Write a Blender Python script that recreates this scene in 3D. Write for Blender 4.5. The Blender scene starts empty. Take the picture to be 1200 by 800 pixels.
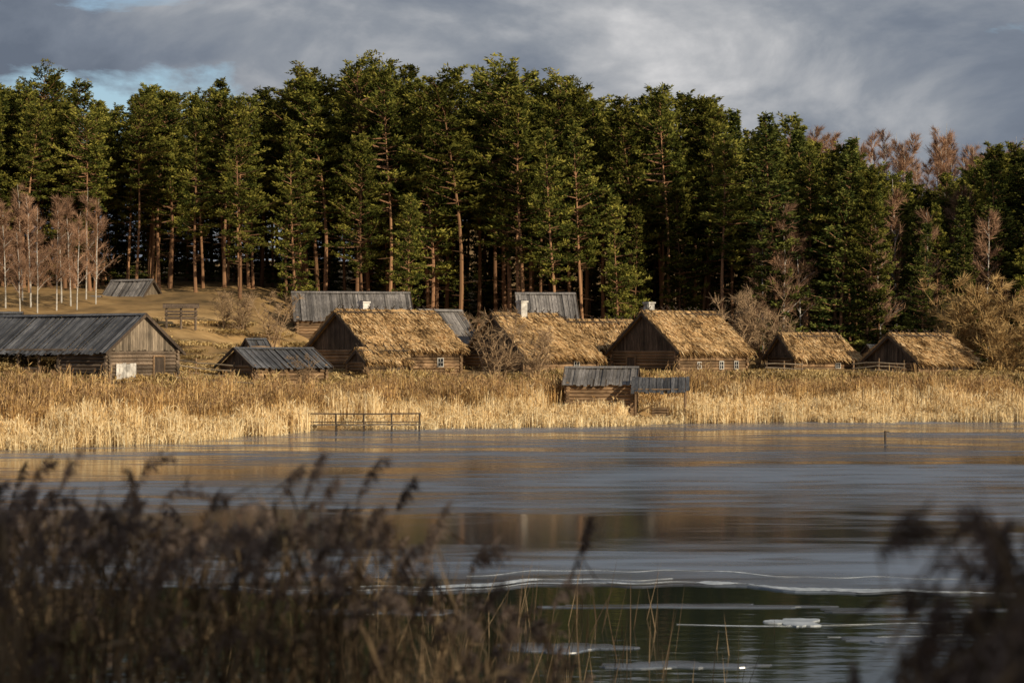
import bpy, math, random
import numpy as np
from mathutils import Vector, Matrix
R = np.random.default_rng(7)
random.seed(7)
scene = bpy.context.scene
scene.view_settings.view_transform = 'Standard'
scene.view_settings.look = 'None'
scene.view_settings.exposure = 0

# ------------------------------------------------------------------ mesh helper
class MB:
    def __init__(s):
        s.V=[]; s.F=[]; s.M=[]; s.A=[]; s.n=0
    def add(s, V, F, mat=0, var=0.5):
        V=np.asarray(V,float).reshape(-1,3)
        s.V.append(V)
        F=np.asarray(F)
        s.F.extend((F+s.n).tolist())
        s.M.extend([mat]*len(F))
        if np.isscalar(var): var=np.full(len(V),var)
        s.A.append(np.asarray(var,float)); s.n+=len(V)
    def box8(s, V, mat=0, var=0.5):
        s.add(V,[[0,3,2,1],[4,5,6,7],[0,1,5,4],[1,2,6,5],[2,3,7,6],[3,0,4,7]],mat,var)
    def box(s, c, size, mat=0, var=0.5, rot=None):
        x,y,z=[a/2 for a in size]
        V=np.array([[-x,-y,-z],[x,-y,-z],[x,y,-z],[-x,y,-z],[-x,-y,z],[x,-y,z],[x,y,z],[-x,y,z]])
        if rot is not None: V=V@np.array(rot).T
        s.box8(V+np.array(c),mat,var)
    def tube(s, P, r, sides=6, mat=0, var=0.5, cap=True):
        P=np.asarray(P,float); k=len(P)
        r=np.full(k,r) if np.isscalar(r) else np.asarray(r,float)
        T=np.gradient(P,axis=0); T/= (np.linalg.norm(T,axis=1,keepdims=True)+1e-9)
        ref=np.array([0,0,1.]) if abs(T[0][2])<.9 else np.array([1.,0,0])
        U=np.cross(T,ref); U/= (np.linalg.norm(U,axis=1,keepdims=True)+1e-9)
        W=np.cross(T,U)
        a=np.linspace(0,2*math.pi,sides,endpoint=False)
        V=(P[:,None,:]+r[:,None,None]*(np.cos(a)[None,:,None]*U[:,None,:]+np.sin(a)[None,:,None]*W[:,None,:])).reshape(-1,3)
        F=[]
        for i in range(k-1):
            for j in range(sides):
                j2=(j+1)%sides
                F.append([i*sides+j,i*sides+j2,(i+1)*sides+j2,(i+1)*sides+j])
        s.add(V,F,mat,var)
        if cap and sides>=3:
            for base in (0,(k-1)*sides):
                idx=[base+j for j in range(sides)]
                s.F.append([i+s.n-len(V) for i in idx]); s.M.append(mat)
    def leaves(s, B, D, w, mat=0, var=0.5, mid=0.45, side=None):
        n=len(B)
        if side is None: side=R.normal(size=(n,3))
        S=np.cross(D,side); S/= (np.linalg.norm(S,axis=1,keepdims=True)+1e-9)
        w=np.full(n,w) if np.isscalar(w) else w
        S=S*(w[:,None]/2)
        V=np.stack([B,B+D*mid+S,B+D,B+D*mid-S],1).reshape(-1,3)
        F=np.arange(n*4).reshape(n,4)
        v=np.full(n,var) if np.isscalar(var) else np.asarray(var)
        s.add(V,F,mat,np.repeat(v,4))
    def mesh(s, name, mats, smooth=False):
        me=bpy.data.meshes.new(name)
        me.from_pydata(np.concatenate(s.V).tolist(),[],s.F)
        for m in mats: me.materials.append(m)
        me.polygons.foreach_set('material_index',np.array(s.M,dtype=np.int32))
        a=me.attributes.new('var','FLOAT','POINT')
        a.data.foreach_set('value',np.concatenate(s.A).astype(np.float32))
        if smooth: me.polygons.foreach_set('use_smooth',np.ones(len(s.F),dtype=bool))
        me.update()
        return me
    def obj(s, name, mats, parent=None, smooth=False, loc=(0,0,0)):
        o=bpy.data.objects.new(name,s.mesh(name,mats,smooth))
        scene.collection.objects.link(o); o.location=loc
        if parent: o.parent=parent
        return o
def empty(name, loc=(0,0,0), rz=0, parent=None):
    o=bpy.data.objects.new(name,None); scene.collection.objects.link(o)
    o.location=loc; o.rotation_euler=(0,0,rz); o.empty_display_size=.5
    if parent: o.parent=parent
    return o
def inst(name, me, loc, rz=0, sc=1, parent=None):
    o=bpy.data.objects.new(name,me); scene.collection.objects.link(o)
    o.location=loc; o.rotation_euler=(0,0,rz)
    o.scale=(sc,sc,sc) if np.isscalar(sc) else sc
    if parent: o.parent=parent
    return o

# ------------------------------------------------------------------ materials
def material(name, cols, scale=(1,1,1), nscale=3., rough=.8, bump=.3, bdist=.02, varamt=.5,
             spec=.3, detail=5, big=None, coord='Object'):
    m=bpy.data.materials.new(name); m.use_nodes=True
    nt=m.node_tree; N=nt.nodes; L=nt.links
    bs=N['Principled BSDF']
    tc=N.new('ShaderNodeTexCoord'); mp=N.new('ShaderNodeMapping'); mp.inputs['Scale'].default_value=scale
    no=N.new('ShaderNodeTexNoise'); no.inputs['Scale'].default_value=nscale; no.inputs['Detail'].default_value=detail
    no.inputs['Roughness'].default_value=.6
    L.new(tc.outputs[coord],mp.inputs[0]); L.new(mp.outputs[0],no.inputs['Vector'])
    cr=N.new('ShaderNodeValToRGB'); e=cr.color_ramp.elements
    e[0].position=.3; e[0].color=(*cols[0],1); e[1].position=.7; e[1].color=(*cols[-1],1)
    for i,c in enumerate(cols[1:-1]):
        q=e.new(.3+.4*(i+1)/(len(cols)-1)); q.color=(*c,1)
    L.new(no.outputs['Fac'],cr.inputs[0])
    at=N.new('ShaderNodeAttribute'); at.attribute_name='var'
    mr=N.new('ShaderNodeMapRange'); mr.inputs['To Min'].default_value=1-varamt; mr.inputs['To Max'].default_value=1+varamt
    L.new(at.outputs['Fac'],mr.inputs['Value'])
    val=mr.outputs[0]
    if big:
        n2=N.new('ShaderNodeTexNoise'); n2.inputs['Scale'].default_value=big; n2.inputs['Detail'].default_value=3
        L.new(tc.outputs[coord],n2.inputs['Vector'])
        m3=N.new('ShaderNodeMapRange'); m3.inputs['From Min'].default_value=.3; m3.inputs['From Max'].default_value=.7
        m3.inputs['To Min'].default_value=.55; m3.inputs['To Max'].default_value=1.3
        L.new(n2.outputs['Fac'],m3.inputs['Value'])
        mu=N.new('ShaderNodeMath'); mu.operation='MULTIPLY'; L.new(val,mu.inputs[0]); L.new(m3.outputs[0],mu.inputs[1]); val=mu.outputs[0]
    vm=N.new('ShaderNodeVectorMath'); vm.operation='SCALE'
    L.new(cr.outputs[0],vm.inputs[0]); L.new(val,vm.inputs['Scale'])
    L.new(vm.outputs[0],bs.inputs['Base Color'])
    bs.inputs['Roughness'].default_value=rough
    bs.inputs['Specular IOR Level'].default_value=spec
    if bump>0:
        b=N.new('ShaderNodeBump'); b.inputs['Strength'].default_value=bump; b.inputs['Distance'].default_value=bdist
        L.new(no.outputs['Fac'],b.inputs['Height']); L.new(b.outputs[0],bs.inputs['Normal'])
    return m
def leafmat(name, cols, transl=.2, objrand=.25):
    """thin foliage: colour from the per-leaf value plus a per-plant tone"""
    m=bpy.data.materials.new(name); m.use_nodes=True
    nt=m.node_tree; N=nt.nodes; L=nt.links; N.remove(N['Principled BSDF']); out=N['Material Output']
    at=N.new('ShaderNodeAttribute'); at.attribute_name='var'
    cr=N.new('ShaderNodeValToRGB'); e=cr.color_ramp.elements
    e[0].position=.05; e[0].color=(*cols[0],1); e[1].position=.95; e[1].color=(*cols[-1],1)
    for i,c in enumerate(cols[1:-1]):
        q=e.new(.05+.9*(i+1)/(len(cols)-1)); q.color=(*c,1)
    L.new(at.outputs['Fac'],cr.inputs[0]); col=cr.outputs[0]
    if objrand>0:
        oi=N.new('ShaderNodeObjectInfo'); m2=N.new('ShaderNodeMapRange')
        m2.inputs['To Min'].default_value=1-objrand; m2.inputs['To Max'].default_value=1+objrand
        L.new(oi.outputs['Random'],m2.inputs['Value'])
        vm=N.new('ShaderNodeVectorMath'); vm.operation='SCALE'; L.new(col,vm.inputs[0]); L.new(m2.outputs[0],vm.inputs['Scale']); col=vm.outputs[0]
    d=N.new('ShaderNodeBsdfDiffuse'); L.new(col,d.inputs[0]); last=d.outputs[0]
    if transl>0:
        t=N.new('ShaderNodeBsdfTranslucent'); L.new(col,t.inputs[0])
        mx=N.new('ShaderNodeMixShader'); mx.inputs[0].default_value=transl
        L.new(last,mx.inputs[1]); L.new(t.outputs[0],mx.inputs[2]); last=mx.outputs[0]
    L.new(last,out.inputs[0])
    return m
M_log   = material('log_wood',[(.075,.046,.027),(.21,.13,.07),(.36,.235,.135)],(.6,6,6),3,.8,.5,varamt=.6,big=.7)
M_logg  = material('grey_log_wood',[(.06,.046,.034),(.14,.10,.07),(.24,.18,.125)],(.6,6,6),3,.8,.5,varamt=.6,big=.7)
M_plank = material('weathered_plank',[(.08,.073,.07),(.17,.155,.15),(.30,.275,.25)],(8,.8,.8),3,.8,.5,varamt=.5,big=.6)
M_plankd= material('dark_plank_roof',[(.035,.035,.04),(.08,.08,.086),(.16,.155,.155)],(8,.8,.8),3,.6,.4,varamt=.5,big=.6)
M_board = material('gable_board',[(.035,.026,.02),(.08,.056,.04),(.14,.10,.07)],(6,6,.6),3,.8,.4,big=.6)  # brown wood, darkened: the shade on the gables is put into the colour
M_boardl= material('gable_board_grey',[(.09,.072,.055),(.18,.14,.10),(.28,.22,.16)],(6,6,.6),3,.8,.4,varamt=.55,big=.6)
M_thatch= material('thatch',[(.14,.085,.04),(.38,.24,.11),(.58,.39,.20)],(5,1.2,1.2),3,.9,.7,.06,varamt=.5,big=.55)
M_straw = leafmat('thatch_straw',[(.11,.068,.034),(.38,.23,.10),(.66,.43,.20),(.86,.64,.37)],.0,0)
M_white = material('whitewash',[(.30,.28,.26),(.52,.49,.45),(.64,.61,.56)],(1,1,1),4,.8,.3,varamt=.1,big=1.5)
M_glass = material('window_glass',[(.01,.012,.015),(.02,.024,.03)],(1,1,1),2,.1,0,varamt=0,spec=.6)
M_dark  = material('dark_interior',[(.01,.009,.008),(.02,.017,.014)],(1,1,1),2,.9,0,varamt=0)  # near-black: the shade of unlit insides put into the colour
M_metal = material('chimney_pipe',[(.05,.05,.05),(.1,.1,.1)],(1,1,1),4,.5,.1,varamt=.1)
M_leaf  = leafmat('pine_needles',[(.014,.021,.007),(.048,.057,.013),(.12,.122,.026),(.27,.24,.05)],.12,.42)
M_spruce= leafmat('spruce_needles',[(.012,.020,.008),(.04,.053,.015),(.095,.108,.026),(.18,.18,.045)],.1,.35)
M_bark  = leafmat('pine_bark',[(.12,.065,.04),(.28,.155,.085),(.44,.25,.135)],0,.35)
M_birch = material('birch_bark',[(.10,.09,.08),(.45,.42,.38),(.62,.58,.53)],(1,1,5),1.6,.8,.2,varamt=.3)
M_twig  = leafmat('birch_twigs',[(.14,.08,.05),(.28,.165,.105),(.42,.26,.17)],0,.25)
M_twigg = leafmat('willow_twigs',[(.18,.115,.05),(.38,.25,.11),(.58,.40,.19)],0,.15)
M_twigd = leafmat('shrub_twigs',[(.12,.08,.05),(.28,.19,.115),(.44,.31,.19)],0,.15)
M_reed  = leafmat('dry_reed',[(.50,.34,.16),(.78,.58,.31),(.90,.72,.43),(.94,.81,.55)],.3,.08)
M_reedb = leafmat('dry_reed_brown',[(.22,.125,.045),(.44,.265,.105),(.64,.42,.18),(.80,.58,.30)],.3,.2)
M_plume = leafmat('reed_plume',[(.16,.09,.045),(.32,.20,.105),(.45,.30,.17)],.2,.1)
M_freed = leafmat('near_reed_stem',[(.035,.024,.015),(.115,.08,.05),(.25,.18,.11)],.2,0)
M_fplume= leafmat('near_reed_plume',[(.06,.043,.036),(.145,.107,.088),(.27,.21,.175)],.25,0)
M_grass = leafmat('dry_grass',[(.14,.09,.035),(.32,.215,.085),(.48,.34,.15),(.62,.47,.24)],.15,.25)
M_ground= material('ground_soil',[(.13,.085,.035),(.34,.21,.085),(.48,.31,.135)],(1,1,1),.35,.95,.6,.1,varamt=0,big=.06,detail=10)

# ------------------------------------------------------------------ terrain
def sstep(a,b,x):
    t=np.clip((x-a)/(b-a),0,1); return t*t*(3-2*t)
def shore(X):
    return np.interp(X,[-300,-60,-30,-24,-17,-12.6,-5.6,5,15,36,80,300],[60,90,99,104,115,123,130,134,141,142,146,150])+.7*np.sin(X*.7)+.4*np.sin(X*1.9)
def yb(X): return np.interp(X,[-60,-28,-18,-11,0,13,30,80],[130,130,141,147,151,155,159,165])
def hgt(X,Y):
    X=np.asarray(X,float); Y=np.asarray(Y,float)
    s=shore(X); b=yb(X); d=Y-s; e=Y-b
    lf=1-sstep(-25,-13,X)
    sl=.055+.075*lf
    z=np.where(d<0,np.maximum(-1.5,d*.15),0)
    z=np.where((d>=0)&(e<0),2.9*np.clip(d/np.maximum(b-s,1),0,1)**1.1,z)
    e2=np.clip(e,0,55); e3=np.clip(e-55,0,100); e4=np.clip(e-155,0,800)
    up=2.9+sl*e2+e3*(.19-.11*lf)+e4*.02
    z=np.where((d>=0)&(e>=0),up,z)
    nb=np.interp(Y,[-60,0,10,16,24,30],[3.6,2.6,2.2,1.2,-.3,-1.5])
    z=np.maximum(z,nb)
    z=z+np.where(z>.3,.10*np.sin(X*.55+Y*.3)+.08*np.sin(X*.9-Y*.71)+.05*np.sin(X*2.1+Y*1.3),0)
    return z
def H(x,y): return float(hgt(x,y))
xs=np.concatenate([np.linspace(-1500,-90,40),np.linspace(-88,88,177),np.linspace(90,1500,40)])
ys=np.concatenate([np.linspace(-600,-10,30),np.linspace(-8,85,50),np.linspace(86,215,130),np.linspace(220,1800,60)])
XX,YY=np.meshgrid(xs,ys); ZZ=hgt(XX,YY)
mb=MB(); nx=len(xs); ny=len(ys)
I=np.arange(nx*ny).reshape(ny,nx)
mb.add(np.stack([XX,YY,ZZ],-1).reshape(-1,3),np.stack([I[:-1,:-1],I[:-1,1:],I[1:,1:],I[1:,:-1]],-1).reshape(-1,4))
mb.obj('ground',[M_ground],smooth=True)

# ------------------------------------------------------------------ water and ice
def water_mat():
    m=bpy.data.materials.new('lake_water'); m.use_nodes=True; nt=m.node_tree; N=nt.nodes; L=nt.links
    b=N['Principled BSDF']; b.inputs['Base Color'].default_value=(.015,.022,.018,1)
    b.inputs['Roughness'].default_value=.06; b.inputs['IOR'].default_value=1.33
    tc=N.new('ShaderNodeTexCoord'); mp=N.new('ShaderNodeMapping'); mp.inputs['Scale'].default_value=(.8,2.2,1)
    n=N.new('ShaderNodeTexNoise'); n.inputs['Scale'].default_value=1.2; n.inputs['Detail'].default_value=3
    bp=N.new('ShaderNodeBump'); bp.inputs['Strength'].default_value=.12; bp.inputs['Distance'].default_value=.05
    L.new(tc.outputs['Object'],mp.inputs[0]); L.new(mp.outputs[0],n.inputs['Vector']); L.new(n.outputs['Fac'],bp.inputs['Height']); L.new(bp.outputs[0],b.inputs['Normal'])
    return m
def ice_mat():
    m=bpy.data.materials.new('lake_ice'); m.use_nodes=True; nt=m.node_tree; N=nt.nodes; L=nt.links
    b=N['Principled BSDF']; b.inputs['IOR'].default_value=1.36
    tc=N.new('ShaderNodeTexCoord')
    def noise(sx,sy,sc,det=4,off=0):
        mp=N.new('ShaderNodeMapping'); mp.inputs['Scale'].default_value=(sx,sy,1); mp.inputs['Location'].default_value=(off,off,0)
        n=N.new('ShaderNodeTexNoise'); n.inputs['Scale'].default_value=sc; n.inputs['Detail'].default_value=det; n.inputs['Distortion'].default_value=.6
        L.new(tc.outputs['Object'],mp.inputs[0]); L.new(mp.outputs[0],n.inputs['Vector']); return n.outputs['Fac']
    a=noise(.22,1,.10,5); c=noise(.3,1,.7,7,4); f=noise(1,1,3,6)
    mx=N.new('ShaderNodeMath'); mx.operation='MULTIPLY_ADD'; mx.inputs[1].default_value=.4
    L.new(c,mx.inputs[0])
    m2=N.new('ShaderNodeMath'); m2.operation='MULTIPLY'; m2.inputs[1].default_value=.6; L.new(a,m2.inputs[0]); L.new(m2.outputs[0],mx.inputs[2])
    cr=N.new('ShaderNodeValToRGB'); e=cr.color_ramp.elements
    e[0].position=.42; e[0].color=(.04,.04,.045,1); e[1].position=.62; e[1].color=(.17,.21,.28,1)
    L.new(mx.outputs[0],cr.inputs[0]); L.new(cr.outputs[0],b.inputs['Base Color'])
    mr=N.new('ShaderNodeMapRange'); mr.inputs['From Min'].default_value=.43; mr.inputs['From Max'].default_value=.58
    mr.inputs['To Min'].default_value=.10; mr.inputs['To Max'].default_value=.32
    L.new(mx.outputs[0],mr.inputs['Value']); L.new(mr.outputs[0],b.inputs['Roughness'])
    bp=N.new('ShaderNodeBump'); bp.inputs['Strength'].default_value=.05; bp.inputs['Distance'].default_value=.02
    L.new(f,bp.inputs['Height']); L.new(bp.outputs[0],b.inputs['Normal'])
    return m
M_water=water_mat(); M_ice=ice_mat()
M_frost=material('ice_frost',[(.18,.20,.23),(.36,.39,.42),(.55,.58,.61)],(.6,1,1),2.5,.5,.2,varamt=.2)
mb=MB(); mb.add([[-1400,8,0],[1400,8,0],[1400,160,0],[-1400,160,0]],[[0,1,2,3]]); mb.obj('lake_water',[M_water])
def edge(x): return 41+.9*np.sin(x*.23+1)+.5*np.sin(x*.61)+.25*np.sin(x*1.7+.4)+.12*np.sin(x*4.1)+np.maximum(0,(-3-x))*.25
ex=np.concatenate([np.linspace(-700,-45,30),np.linspace(-44,44,400),np.linspace(45,700,30)])
mb=MB(); n=len(ex); ed=edge(ex)
V=np.concatenate([np.stack([ex,ed,np.full(n,.0)],1),np.stack([ex,ed+.02,np.full(n,.03)],1),np.stack([ex,np.full(n,158.),np.full(n,.03)],1)])
F=[]
for r in range(2):
    for i in range(n-1): F.append([r*n+i,r*n+i+1,(r+1)*n+i+1,(r+1)*n+i])
mb.add(V,F,0)
def ribbon(x0,x1,fy,wmax,z,seed):
    rr=np.random.default_rng(seed); k=int((x1-x0)*12)+4
    x=np.linspace(x0,x1,k); y=fy(x)
    nz=np.convolve(rr.normal(size=k+8),np.ones(9)/9,'valid')
    w=wmax*np.clip(.35+.4*np.sin(x*1.1+seed)+.3*np.sin(x*2.7+seed*2)+1.2*nz,0.0,1)*np.sin(np.linspace(0,math.pi,k))**.5+.004
    V=np.concatenate([np.stack([x,y-w*.5,np.full(k,z+.002)],1),np.stack([x,y,np.full(k,z+.008)+w*.03],1),np.stack([x,y+w*.5,np.full(k,z+.002)],1)])
    F=[]
    for r in range(2):
        for i in range(k-1): F.append([r*k+i,r*k+i+1,(r+1)*k+i+1,(r+1)*k+i])
    mb.add(V,F,1,.6)
ribbon(2.0,9.5,lambda x:edge(x)+.35,.9,.034,1)
ribbon(-4,3.5,lambda x:edge(x)+.9,.6,.034,2)
ribbon(-1,10,lambda x:edge(x)+2.6,.2,.034,3)
ribbon(5,13,lambda x:edge(x)+.2,.5,.034,6)
ribbon(-6,2,lambda x:edge(x)+.2,.3,.034,9)
ribbon(3,8,lambda x:36.3+.2*np.sin(x),.2,.004,4)
ribbon(5.5,9,lambda x:35+.3*np.sin(x*.8),.25,.004,5)
mb.obj('lake_ice',[M_ice,M_frost],smooth=False)
for (cx,cy,rx,ry) in [(5.2,36.6,.45,.5),(.8,33.5,1.0,.5),(-2.4,38.2,1.4,.5),(6.6,34.4,.9,.3),(3.4,38.9,2.6,.25),(7.8,38.3,1.8,.3),(2.6,31.6,1.2,.3)]:
    mb=MB(); k=60; a=np.linspace(0,2*math.pi,k,endpoint=False)
    rr=1+.2*np.sin(3*a+cx)+.16*np.sin(5*a+cy)+.08*np.sin(9*a+cx*3)+.04*R.normal(size=k)
    top=np.stack([rx*rr*np.cos(a),ry*rr*np.sin(a),np.full(k,.02)],1); bot=top.copy(); bot[:,2]=-.04; bot[:,:2]*=1.03
    mb.add(np.concatenate([top,bot]),[[i,(i+1)%k,k+(i+1)%k,k+i] for i in range(k)],0)
    mb.add(top,[list(range(k))],0)
    mb.obj('ice_floe',[M_frost if rx<.5 else M_ice],loc=(cx,cy,0))

# ------------------------------------------------------------------ buildings
def unit(v): v=np.asarray(v,float); return v/np.linalg.norm(v)
def thatch_panel(mb,TL,TR,BR,BL,th=.28,seed=0,dens=80):
    rr=np.random.default_rng(seed)
    TL,TR,BR,BL=[np.asarray(p,float) for p in (TL,TR,BR,BL)]
    nrm=unit(np.cross(BR-BL,TL-BL)); nx=26; ny=16
    u=np.linspace(0,1,nx); v=np.linspace(0,1,ny); U,Vv=np.meshgrid(u,v)
    P=(TL*(1-U)[...,None]+TR*U[...,None])*(1-Vv)[...,None]+(BL*(1-U)[...,None]+BR*U[...,None])*Vv[...,None]
    dn=unit((BL+BR)/2-(TL+TR)/2)
    off=th+.07*rr.normal(size=U.shape)+.06*np.sin(U*17+seed)*np.sin(Vv*7)+.08*np.sin(U*5+seed*2)-.12*np.sin(U*3.14)*np.sin(Vv*3.14)
    top=P+nrm*off[...,None]; top[-1]+=dn*(.16*rr.normal(size=(nx,1)))+nrm*(-.08)
    bot=P.copy()
    I=np.arange(nx*ny).reshape(ny,nx); q=lambda A:np.stack([A[:-1,:-1],A[1:,:-1],A[1:,1:],A[:-1,1:]],-1).reshape(-1,4)
    n=nx*ny
    F=np.concatenate([q(I),q(I+n)[:,::-1]]).tolist()
    b=[*I[0,:],*I[1:,-1],*I[-1,:-1][::-1],*I[1:-1,0][::-1]]
    for i in range(len(b)):
        a,c=int(b[i]),int(b[(i+1)%len(b)]); F.append([a,c,c+n,a+n])
    mb.add(np.concatenate([top.reshape(-1,3),bot.reshape(-1,3)]),F,0,np.concatenate([.5+.15*rr.normal(size=n),np.full(n,.3)]))
    area=np.linalg.norm(np.cross(BR-BL,TL-BL)); k=int(area*dens)
    uu=rr.random(k); vv=np.sqrt(rr.random(k)) if np.linalg.norm(TL-TR)<.5 else rr.random(k)
    sag=-.12*np.sin(uu*3.14)*np.sin(vv*3.14)+.08*np.sin(uu*5+seed*2)
    patch=.24*np.sin(uu*9+seed)*np.sin(vv*5+seed*1.3)+.15*np.sin(uu*23+seed*3+vv*3)
    uu=uu[:,None]; vv=vv[:,None]
    B=(TL*(1-uu)+TR*uu)*(1-vv)+(BL*(1-uu)+BR*uu)*vv+nrm*(th+.03+sag[:,None])
    D=dn*rr.uniform(.3,.85,(k,1))+nrm*rr.normal(.06,.12,(k,1))+rr.normal(0,.08,(k,3))
    layer=np.clip(.48+.2*np.sin(vv[:,0]*22+rr.normal(0,.7,k))+.30*rr.normal(size=k)+patch,0,1)
    mb.leaves(B,D,rr.uniform(.03,.085,k),1,layer,side=np.tile(nrm,(k,1))+rr.normal(0,.45,(k,3)))
    k=int(np.linalg.norm(BR-BL)*60); uu=rr.random((k,1))
    B=BL*(1-uu)+BR*uu+nrm*rr.uniform(0,th,(k,1))-dn*.15
    D=dn*rr.uniform(.2,.7,(k,1))+np.array([0,0,-.08])+rr.normal(0,.07,(k,3))
    mb.leaves(B,D,.05,1,rr.uniform(.0,.6,k))
def plank_panel(mb,TL,TR,BR,BL,bw=.24,seed=0,mat=0):
    rr=np.random.default_rng(seed)
    TL,TR,BR,BL=[np.asarray(p,float) for p in (TL,TR,BR,BL)]
    nrm=unit(np.cross(BR-BL,TL-BL)); Lw=np.linalg.norm(BR-BL); n=max(2,int(Lw/bw)); ac=unit(BR-BL); dn=unit(BL-TL)
    for i in range(n):
        a,b=(i+.03)/n,(i+.97)/n
        e=rr.normal(0,.09); up=rr.uniform(.0,.045)+(.035 if i%2 else 0); tilt=rr.normal(0,.016)
        sg=-.10*math.sin(math.pi*(i+.5)/n)
        t0,t1=TL+(TR-TL)*a,TL+(TR-TL)*b; b0,b1=BL+(BR-BL)*a+dn*e,BL+(BR-BL)*b+dn*e
        V=[b0,b1,t1,t0]; V=[p+nrm*(up+sg+(tilt if k in(0,3) else -tilt)) for k,p in enumerate(V)]
        V+=[p+nrm*.03 for p in V]
        mb.box8(V,mat,np.clip(rr.normal(.5,.3),0,1))
def log_wall(mb,a,b,h,rad=.13,z0=0,ext=.22,half=False,mat=0,seed=0):
    rr=np.random.default_rng(seed); a=np.array([*a,0.]); b=np.array([*b,0.]); d=unit(b-a)
    z=z0+(rad if not half else 0)
    while z<h-rad*.3:
        r=rad*rr.uniform(.92,1.06)
        P=[a-d*(ext+rr.uniform(-.07,.09))+[0,0,z],(a+b)/2+[0,0,z+rr.normal(0,.02)],b+d*(ext+rr.uniform(-.07,.09))+[0,0,z]]
        mb.tube(P,[r,r*1.02,r*.95],8,mat,np.clip(rr.normal(.5,.25),0,1)); z+=rad*1.86
def gable(mb,x,W,h,rh,mat=0,bw=.2,seed=0):
    rr=np.random.default_rng(seed); n=int(W/bw); s=W/n
    for i in range(n):
        y0=-W/2+i*s+.008; y1=-W/2+(i+1)*s-.008
        t0=h+rh*(1-abs(y0)/(W/2)); t1=h+rh*(1-abs(y1)/(W/2)); o=rr.uniform(0,.025)
        lo=h-.12+rr.normal(0,.04)
        sx=1 if x>0 else -1; xa=x+sx*o; xb=xa+sx*.03
        V=[[xa,y0,lo],[xb,y0,lo],[xb,y1,lo],[xa,y1,lo],[xa,y0,max(t0,lo+.02)],[xb,y0,max(t0,lo+.02)],[xb,y1,max(t1,lo+.02)],[xa,y1,max(t1,lo+.02)]]
        mb.box8(V,mat,np.clip(rr.normal(.5,.25),0,1))
def window(par,face,pos,z,w,h,Wb,Lb,name='window'):
    o=MB(); t=.06
    def bx(u,zz,du,dz,off,th,mat):
        if face=='f': o.box((u,-Wb/2-off,zz),(du,th,dz),mat)
        elif face=='l': o.box((-Lb/2-off,u,zz),(th,du,dz),mat)
        else: o.box((Lb/2+off,u,zz),(th,du,dz),mat)
    bx(pos,z,w,h,.13,.06,1)
    for s in (-1,1):
        bx(pos+s*(w/2+t/2),z,t,h+2*t,.15,.10,0); bx(pos,z+s*(h/2+t/2),w-.004,t,.15,.098,0)
    bx(pos,z,.03,h-.004,.165,.03,0); bx(pos,z,w-.004,.03,.165,.026,0)
    o.obj(name,[M_white,M_glass],par)
def door(par,face,pos,w,h,Wb,Lb):
    o=MB(); n=5
    def bx(u,zz,du,dz,off,th,mat,v=.5):
        if face=='f': o.box((u,-Wb/2-off,zz),(du,th,dz),mat,v)
        elif face=='l': o.box((-Lb/2-off,u,zz),(th,du,dz),mat,v)
        else: o.box((Lb/2+off,u,zz),(th,du,dz),mat,v)
    for i in range(n): bx(pos-w/2+(i+.5)*w/n,.1+h/2,w/n-.01,h,.15,.05,0,random.uniform(.3,.7))
    for s in (-1,1): bx(pos+s*(w/2+.05),.1+h/2,.1,h+.1,.16,.1,1)
    bx(pos,.2+h,w+.2,.1,.163,.102,1)
    o.obj('door',[M_board,M_log],par)

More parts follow.
